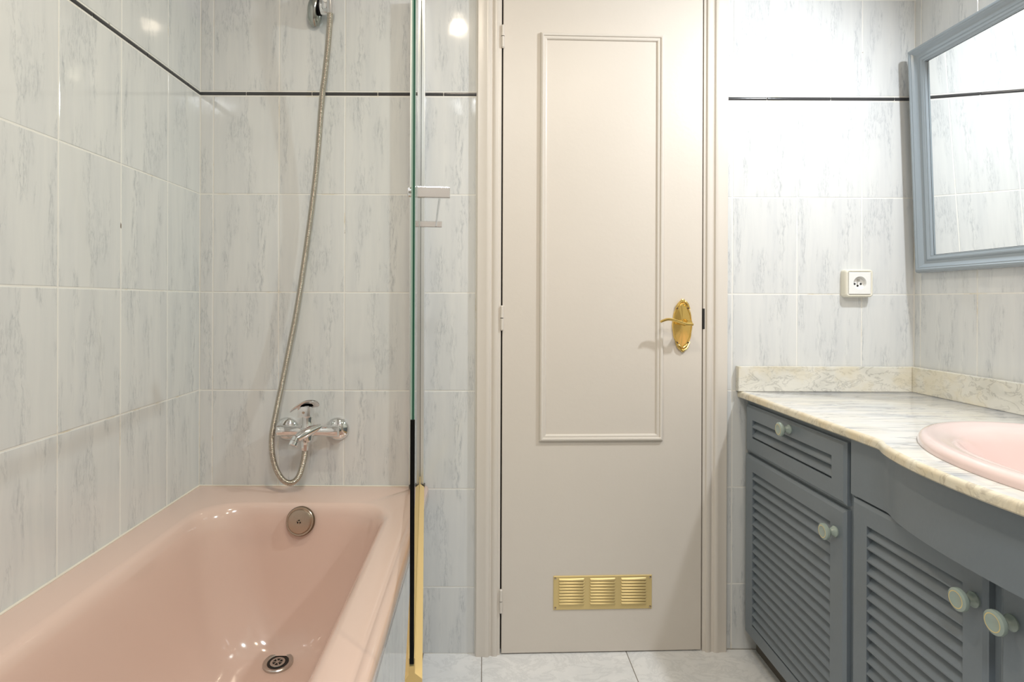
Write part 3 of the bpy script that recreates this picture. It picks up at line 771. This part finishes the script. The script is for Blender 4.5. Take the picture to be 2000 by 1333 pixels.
# countertop with bowed front and an oval cut-out for the bowl
BC = (1.047, 0.865); BA, BB = 0.265, 0.372
def ell(t, a, b, ex=2.0):
    c, s = math.cos(t), math.sin(t)
    return (BC[0] + a*math.copysign(abs(c)**(2/ex), c), BC[1] + b*math.copysign(abs(s)**(2/ex), s))
outer = []
ys = [YR-0.0005 - (YR-VN)*k/150 for k in range(151)]
outer = [(edge(y), y) for y in ys]
outer += [(0.785 + (XR-0.0005-0.785)*k/20, VN) for k in range(1, 21)]
outer += [(XR-0.0005, VN + (YR-0.0005-VN)*k/60) for k in range(1, 61)]
outer += [(XR-0.0005 - (XR-0.0005-0.785)*k/20, YR-0.0005) for k in range(1, 20)]
slab = bpy.data.meshes.new('countertop'); bm = bmesh.new()
def ringv(pts, z): return [bm.verts.new((x, y, z)) for x, y in pts]
cx_, cy_ = 1.06, 0.9
def inset(pts, d):
    out = []; n_ = len(pts)
    for i in range(n_):
        p, q_, r_ = Vector(pts[i-1]), Vector(pts[i]), Vector(pts[(i+1) % n_])
        t_ = (r_-p).normalized(); nrm = Vector((-t_.y, t_.x))
        if nrm.dot(Vector((cx_, cy_)) - q_) < 0: nrm = -nrm
        out.append((q_.x + nrm.x*d, q_.y + nrm.y*d))
    return out
R6 = [(0.003, CZ0), (0.0, CZ0+0.003), (0.0, CZ1-0.008), (0.0012, CZ1-0.004), (0.004, CZ1-0.0012), (0.008, CZ1)]
rs = [ringv(inset(outer, d), z) for d, z in R6]
for j in range(len(rs)-1):
    for k in range(len(outer)):
        k2 = (k+1) % len(outer)
        f = bm.faces.new((rs[j][k], rs[j][k2], rs[j+1][k2], rs[j+1][k])); f.material_index = 1
hole = ringv([ell(2*PI*k/72, BA-0.03, BB-0.03) for k in range(72)], CZ1)
holeb = ringv([ell(2*PI*k/72, BA-0.03, BB-0.03) for k in range(72)], CZ0)
for top, hl in ((rs[-1], hole), (rs[0], holeb)):
    es = []
    for L_ in (top, hl):
        for k in range(len(L_)):
            e_ = bm.edges.get((L_[k], L_[(k+1) % len(L_)])) or bm.edges.new((L_[k], L_[(k+1) % len(L_)]))
            es.append(e_)
    bmesh.ops.triangle_fill(bm, edges=es, use_beauty=True)
for k in range(72): bm.faces.new((hole[k], hole[(k+1) % 72], holeb[(k+1) % 72], holeb[k]))
bmesh.ops.recalc_face_normals(bm, faces=bm.faces)
bm.to_mesh(slab); bm.free(); slab.materials.append(M_SLAB); slab.materials.append(M_SLABE)
slab.polygons.foreach_set('use_smooth', [True]*len(slab.polygons)); slab.set_sharp_from_angle(angle=math.radians(40))
tag(link('countertop', slab), 'white veined marble countertop with yellowed bowed front edge on the cabinets', 'countertop')
tag(MB().box(0.779, XR-0.0205, YR-0.0205, YR-0.0008, CZ1+0.0002, 0.877).build('marble_upstand', [M_SPLASH], bevel=0.002), 'marble upstand along the far wall, left of the corner', 'upstand')
tag(MB().box(XR-0.0200, XR-0.0008, VN, YR-0.0008, CZ1+0.0002, 0.877).build('marble_upstand', [M_SPLASH], bevel=0.002), 'brown-veined marble upstand along the right wall under the mirror', 'upstand')

# oval washbasin
bs = thing('washbasin', 'pale pink oval washbasin set into the marble countertop', 'sink', T(BC[0], BC[1], CZ1))
bi = T(-BC[0], -BC[1], -CZ1)
pb = [(0.0, CZ1+0.0004), (0.0, CZ1+0.007), (0.003, CZ1+0.0135), (0.009, CZ1+0.0180), (0.017, CZ1+0.0195), (0.027, CZ1+0.0180), (0.040, CZ1+0.0150), (0.055, CZ1+0.0115), (0.066, CZ1+0.004),
      (0.076, CZ1-0.012), (0.088, CZ1-0.040), (0.104, CZ1-0.075), (0.130, CZ1-0.108), (0.165, CZ1-0.128), (0.200, CZ1-0.136), (0.238, CZ1-0.139)]
b = MB(); NB = 96
for i, z in pb: b.v += [(*ell(2*PI*k/NB, BA-i, BB-i), z) for k in range(NB)]
for j in range(len(pb)-1):
    for k in range(NB): b.f.append((j*NB+k, j*NB+(k+1) % NB, (j+1)*NB+(k+1) % NB, (j+1)*NB+k)); b.m.append(0)
b.f.append(tuple((len(pb)-1)*NB+k for k in range(NB))); b.m.append(0)
b.build('basin', M_PINKS, bs, bi, smooth='all')
MB().lathe([(0.0, CZ1-0.137), (0.024, CZ1-0.136), (0.026, CZ1-0.1388)], bi @ T(BC[0], BC[1], 0), 24, cap0=False, cap1=False).build('drain', M_STEEL, bs, None, smooth=True)
MB().lathe([(0.033, CZ1-0.60), (0.033, CZ1-0.14)], bi @ T(BC[0], BC[1], 0), 20).build('waste_pipe', M_PLASTW, bs, None, smooth=True)

# ------------------------------------------------------------------ mirror
MZL, MZR, MH = 1.722, 0.75, 0.672
tl = math.radians(2.25)
MM = basis((XR-0.003, MZL, 1.163), (0, -1, 0), (1, 0, 0), (0, 0, 1)) @ R(tl, 'X')
mir = thing('wall_mirror', 'rectangular mirror in a moulded blue grey frame leaning off the right wall', 'mirror', MM)
mw = MZL-MZR
MB().frame(0, mw, 0, MH, [(0.006, 0.0), (0.001, 0.002), (0, 0.010), (0.0015, 0.020), (0.006, 0.0265), (0.011, 0.0275), (0.0140, 0.0250), (0.0165, 0.0250), (0.0200, 0.0215), (0.027, 0.0150), (0.034, 0.0135),
     (0.0365, 0.0155), (0.0400, 0.0165), (0.0440, 0.0150), (0.0465, 0.0120), (0.0500, 0.0115), (0.0515, 0.0050), (0.0515, 0.002), (0.006, 0.0)]).build('frame', M_MFRAME, mir, None, smooth=32)
MB().box(0.049, mw-0.049, -0.0045, -0.0025, 0.049, MH-0.049).build('mirror_glass', M_MIRROR, mir)
tag(MB().frame(0.0500, mw-0.0500, 0.0500, MH-0.0500, [(0, 0.0048), (0.0022, 0.0048), (0.0022, 0.0044)]).build('dark_rebate', M_DARK, mir), 'dark line around the glass')

# ------------------------------------------------------------------ wall socket
so = W(1679.5, 553.5, YR-0.026)
MS = basis((so.x, YR, so.z), (1, 0, 0), (0, 1, 0), (0, 0, 1))
sk = thing('wall_socket', 'ivory surface-mounted power socket on the tiled wall left of the mirror', 'socket', MS)
def rr_prof(b, rings_, mi=0, fill=True, seg=6):
    n_ = None; base = len(b.v)
    for hw_, r, h, *c in rings_:
        pts = []
        for (cx, cz, a0) in ((hw_-r, hw_-r, 0), (-(hw_-r), hw_-r, PI/2), (-(hw_-r), -(hw_-r), PI), (hw_-r, -(hw_-r), 3*PI/2)):
            for k in range(seg+1):
                a = a0 + PI/2*k/seg; pts.append((cx + r*math.cos(a), -h, cz + r*math.sin(a)))
        n_ = len(pts); b.v += pts
    for j in range(len(rings_)-1):
        for k in range(n_): b.f.append((base+j*n_+k, base+j*n_+(k+1) % n_, base+(j+1)*n_+(k+1) % n_, base+(j+1)*n_+k)); b.m.append(mi)
    if fill: b.f.append(tuple(base+(len(rings_)-1)*n_+k for k in range(n_))); b.m.append(mi)
    return b
rr_prof(MB(), [(0.0425, 0.009, 0.0), (0.0430, 0.009, 0.004), (0.0425, 0.009, 0.018), (0.0408, 0.008, 0.0235), (0.0385, 0.007, 0.0255), (0.0358, 0.006, 0.0250), (0.0345, 0.005, 0.0225)], fill=False).build('housing', M_PLAST, sk, None, smooth=40)
fp = MB()
# faceplate with a round well
sq = []
NW = 40
def sqp(a, hw_):
    c, s = math.cos(a), math.sin(a); m_ = max(abs(c), abs(s)); return (hw_*c/m_, hw_*s/m_)
rgs = [[(x, -0.022, z) for x, z in (sqp(2*PI*k/NW, 0.0340) for k in range(NW))], [(x, -0.0255, z) for x, z in (sqp(2*PI*k/NW, 0.0335) for k in range(NW))], [(x, -0.0268, z) for x, z in (sqp(2*PI*k/NW, 0.0322) for k in range(NW))]]
for r_, h_ in ((0.0198, 0.0268), (0.0192, 0.0262), (0.0185, 0.0150), (0.0, 0.0150)):
    rgs.append([(r_*math.cos(2*PI*k/NW), -h_, r_*math.sin(2*PI*k/NW)+0.001) for k in range(NW)])
for r_ in rgs: fp.v += r_
for j in range(len(rgs)-1):
    for k in range(NW): fp.f.append((j*NW+k, j*NW+(k+1) % NW, (j+1)*NW+(k+1) % NW, (j+1)*NW+k)); fp.m.append(0)
fp.build('faceplate', M_PLASTW, sk, None, smooth=35)
ph = MB()
for x, z in ((-0.0095, -0.002), (0.0095, -0.002), (0.0, -0.0075)):
    ph.lathe([(0.0031, 0.0), (0.0031, 0.0158)], T(x, 0, z) @ FRONT, 14)
ph.build('pin_hole', M_DARK, sk)
MB().lathe([(0.0024, 0.014), (0.0024, 0.0235), (0.0012, 0.025)], T(0, 0, 0.0095) @ FRONT, 14).build('earth_pin', M_STEEL, sk, None, smooth=True)

# ------------------------------------------------------------------ lamps and an added fill disc (all out of frame)
lamp = thing('wall_lamp', 'small chrome adjustable spotlight on a short arm above the mirror', 'lamp', T(XR, LAMP_POS[1], LAMP_POS[2]))
LX = LAMP_POS[0]-XR
Mh = axis_m((LX, 0, 0), LAMP_AIM)
MB().lathe([(0.012, -0.075), (0.022, -0.068), (0.028, -0.03), (0.038, 0.006), (0.0375, 0.006), (0.0365, 0.004), (0.030, -0.012)], Mh, 28, cap1=False).build('shade', M_CHROME, lamp, None, smooth=True)
MB().lathe([(0.0295, -0.012), (0.0, -0.0115)], Mh, 28, cap0=False, cap1=False).build('lens', emit('lit_lens', LAMP_C, 40), lamp)
ld = bpy.data.lights.new('spot_beam', 'SPOT'); ld.energy = LAMP_W; ld.color = LAMP_C; ld.shadow_soft_size = 0.035
ld.spot_size = math.radians(140); ld.spot_blend = 1.0
lo = bpy.data.objects.new('spot_beam', ld); COL.objects.link(lo)
lo.matrix_world = T(*(Vector(LAMP_POS) + Vector(LAMP_AIM).normalized()*0.012)) @ axis_m((0, 0, 0), -Vector(LAMP_AIM))
hb_ = (Mh @ Vector((0, 0, -0.07)))
MB().tube([(0, 0, 0.05), (-0.03, 0, 0.055), (hb_.x, hb_.y, hb_.z)], 0.006, 10).build('arm', M_CHROME, lamp, None, smooth=True)
MB().lathe([(0.030, 0), (0.030, 0.008), (0.02, 0.014)], axis_m((-0.001, 0, 0.05), (-1, 0, 0)), 24).build('wall_plate', M_CHROME, lamp, None, smooth=True)
def downlight(x, y, r, P, col, label, nm):
    t = thing('ceiling_light', label, 'lamp', T(x, y, ZC), None)
    MB().lathe([(r*0.98, -0.0045), (0.0, -0.0055)], Matrix(), 32, cap0=False, cap1=False).build('diffuser', emit(nm, col, P/(PI*PI*r*r)), t)
    MB().lathe([(r*1.35, -0.0005), (r*1.33, -0.004), (r*1.1, -0.009), (r, -0.007), (r*0.98, -0.003)], Matrix(), 32, cap0=False, cap1=False).build('trim_ring', M_ALU, t, None, smooth=True)
downlight(-0.125, 0.72, 0.028, SPOT_W, SPOT_C, 'small recessed ceiling spotlight beside the bath', 'lit_spot_a')
downlight(0.64, 0.12, 0.028, SPOT_W, SPOT_C, 'small recessed ceiling spotlight in front of the vanity', 'lit_spot_b')
downlight(0.10, -0.35, 0.16, FILL_W, FILL_C, 'large round fill light added under the ceiling at the near end of the room', 'fill_disc')  # unseen disc added for ambient fill
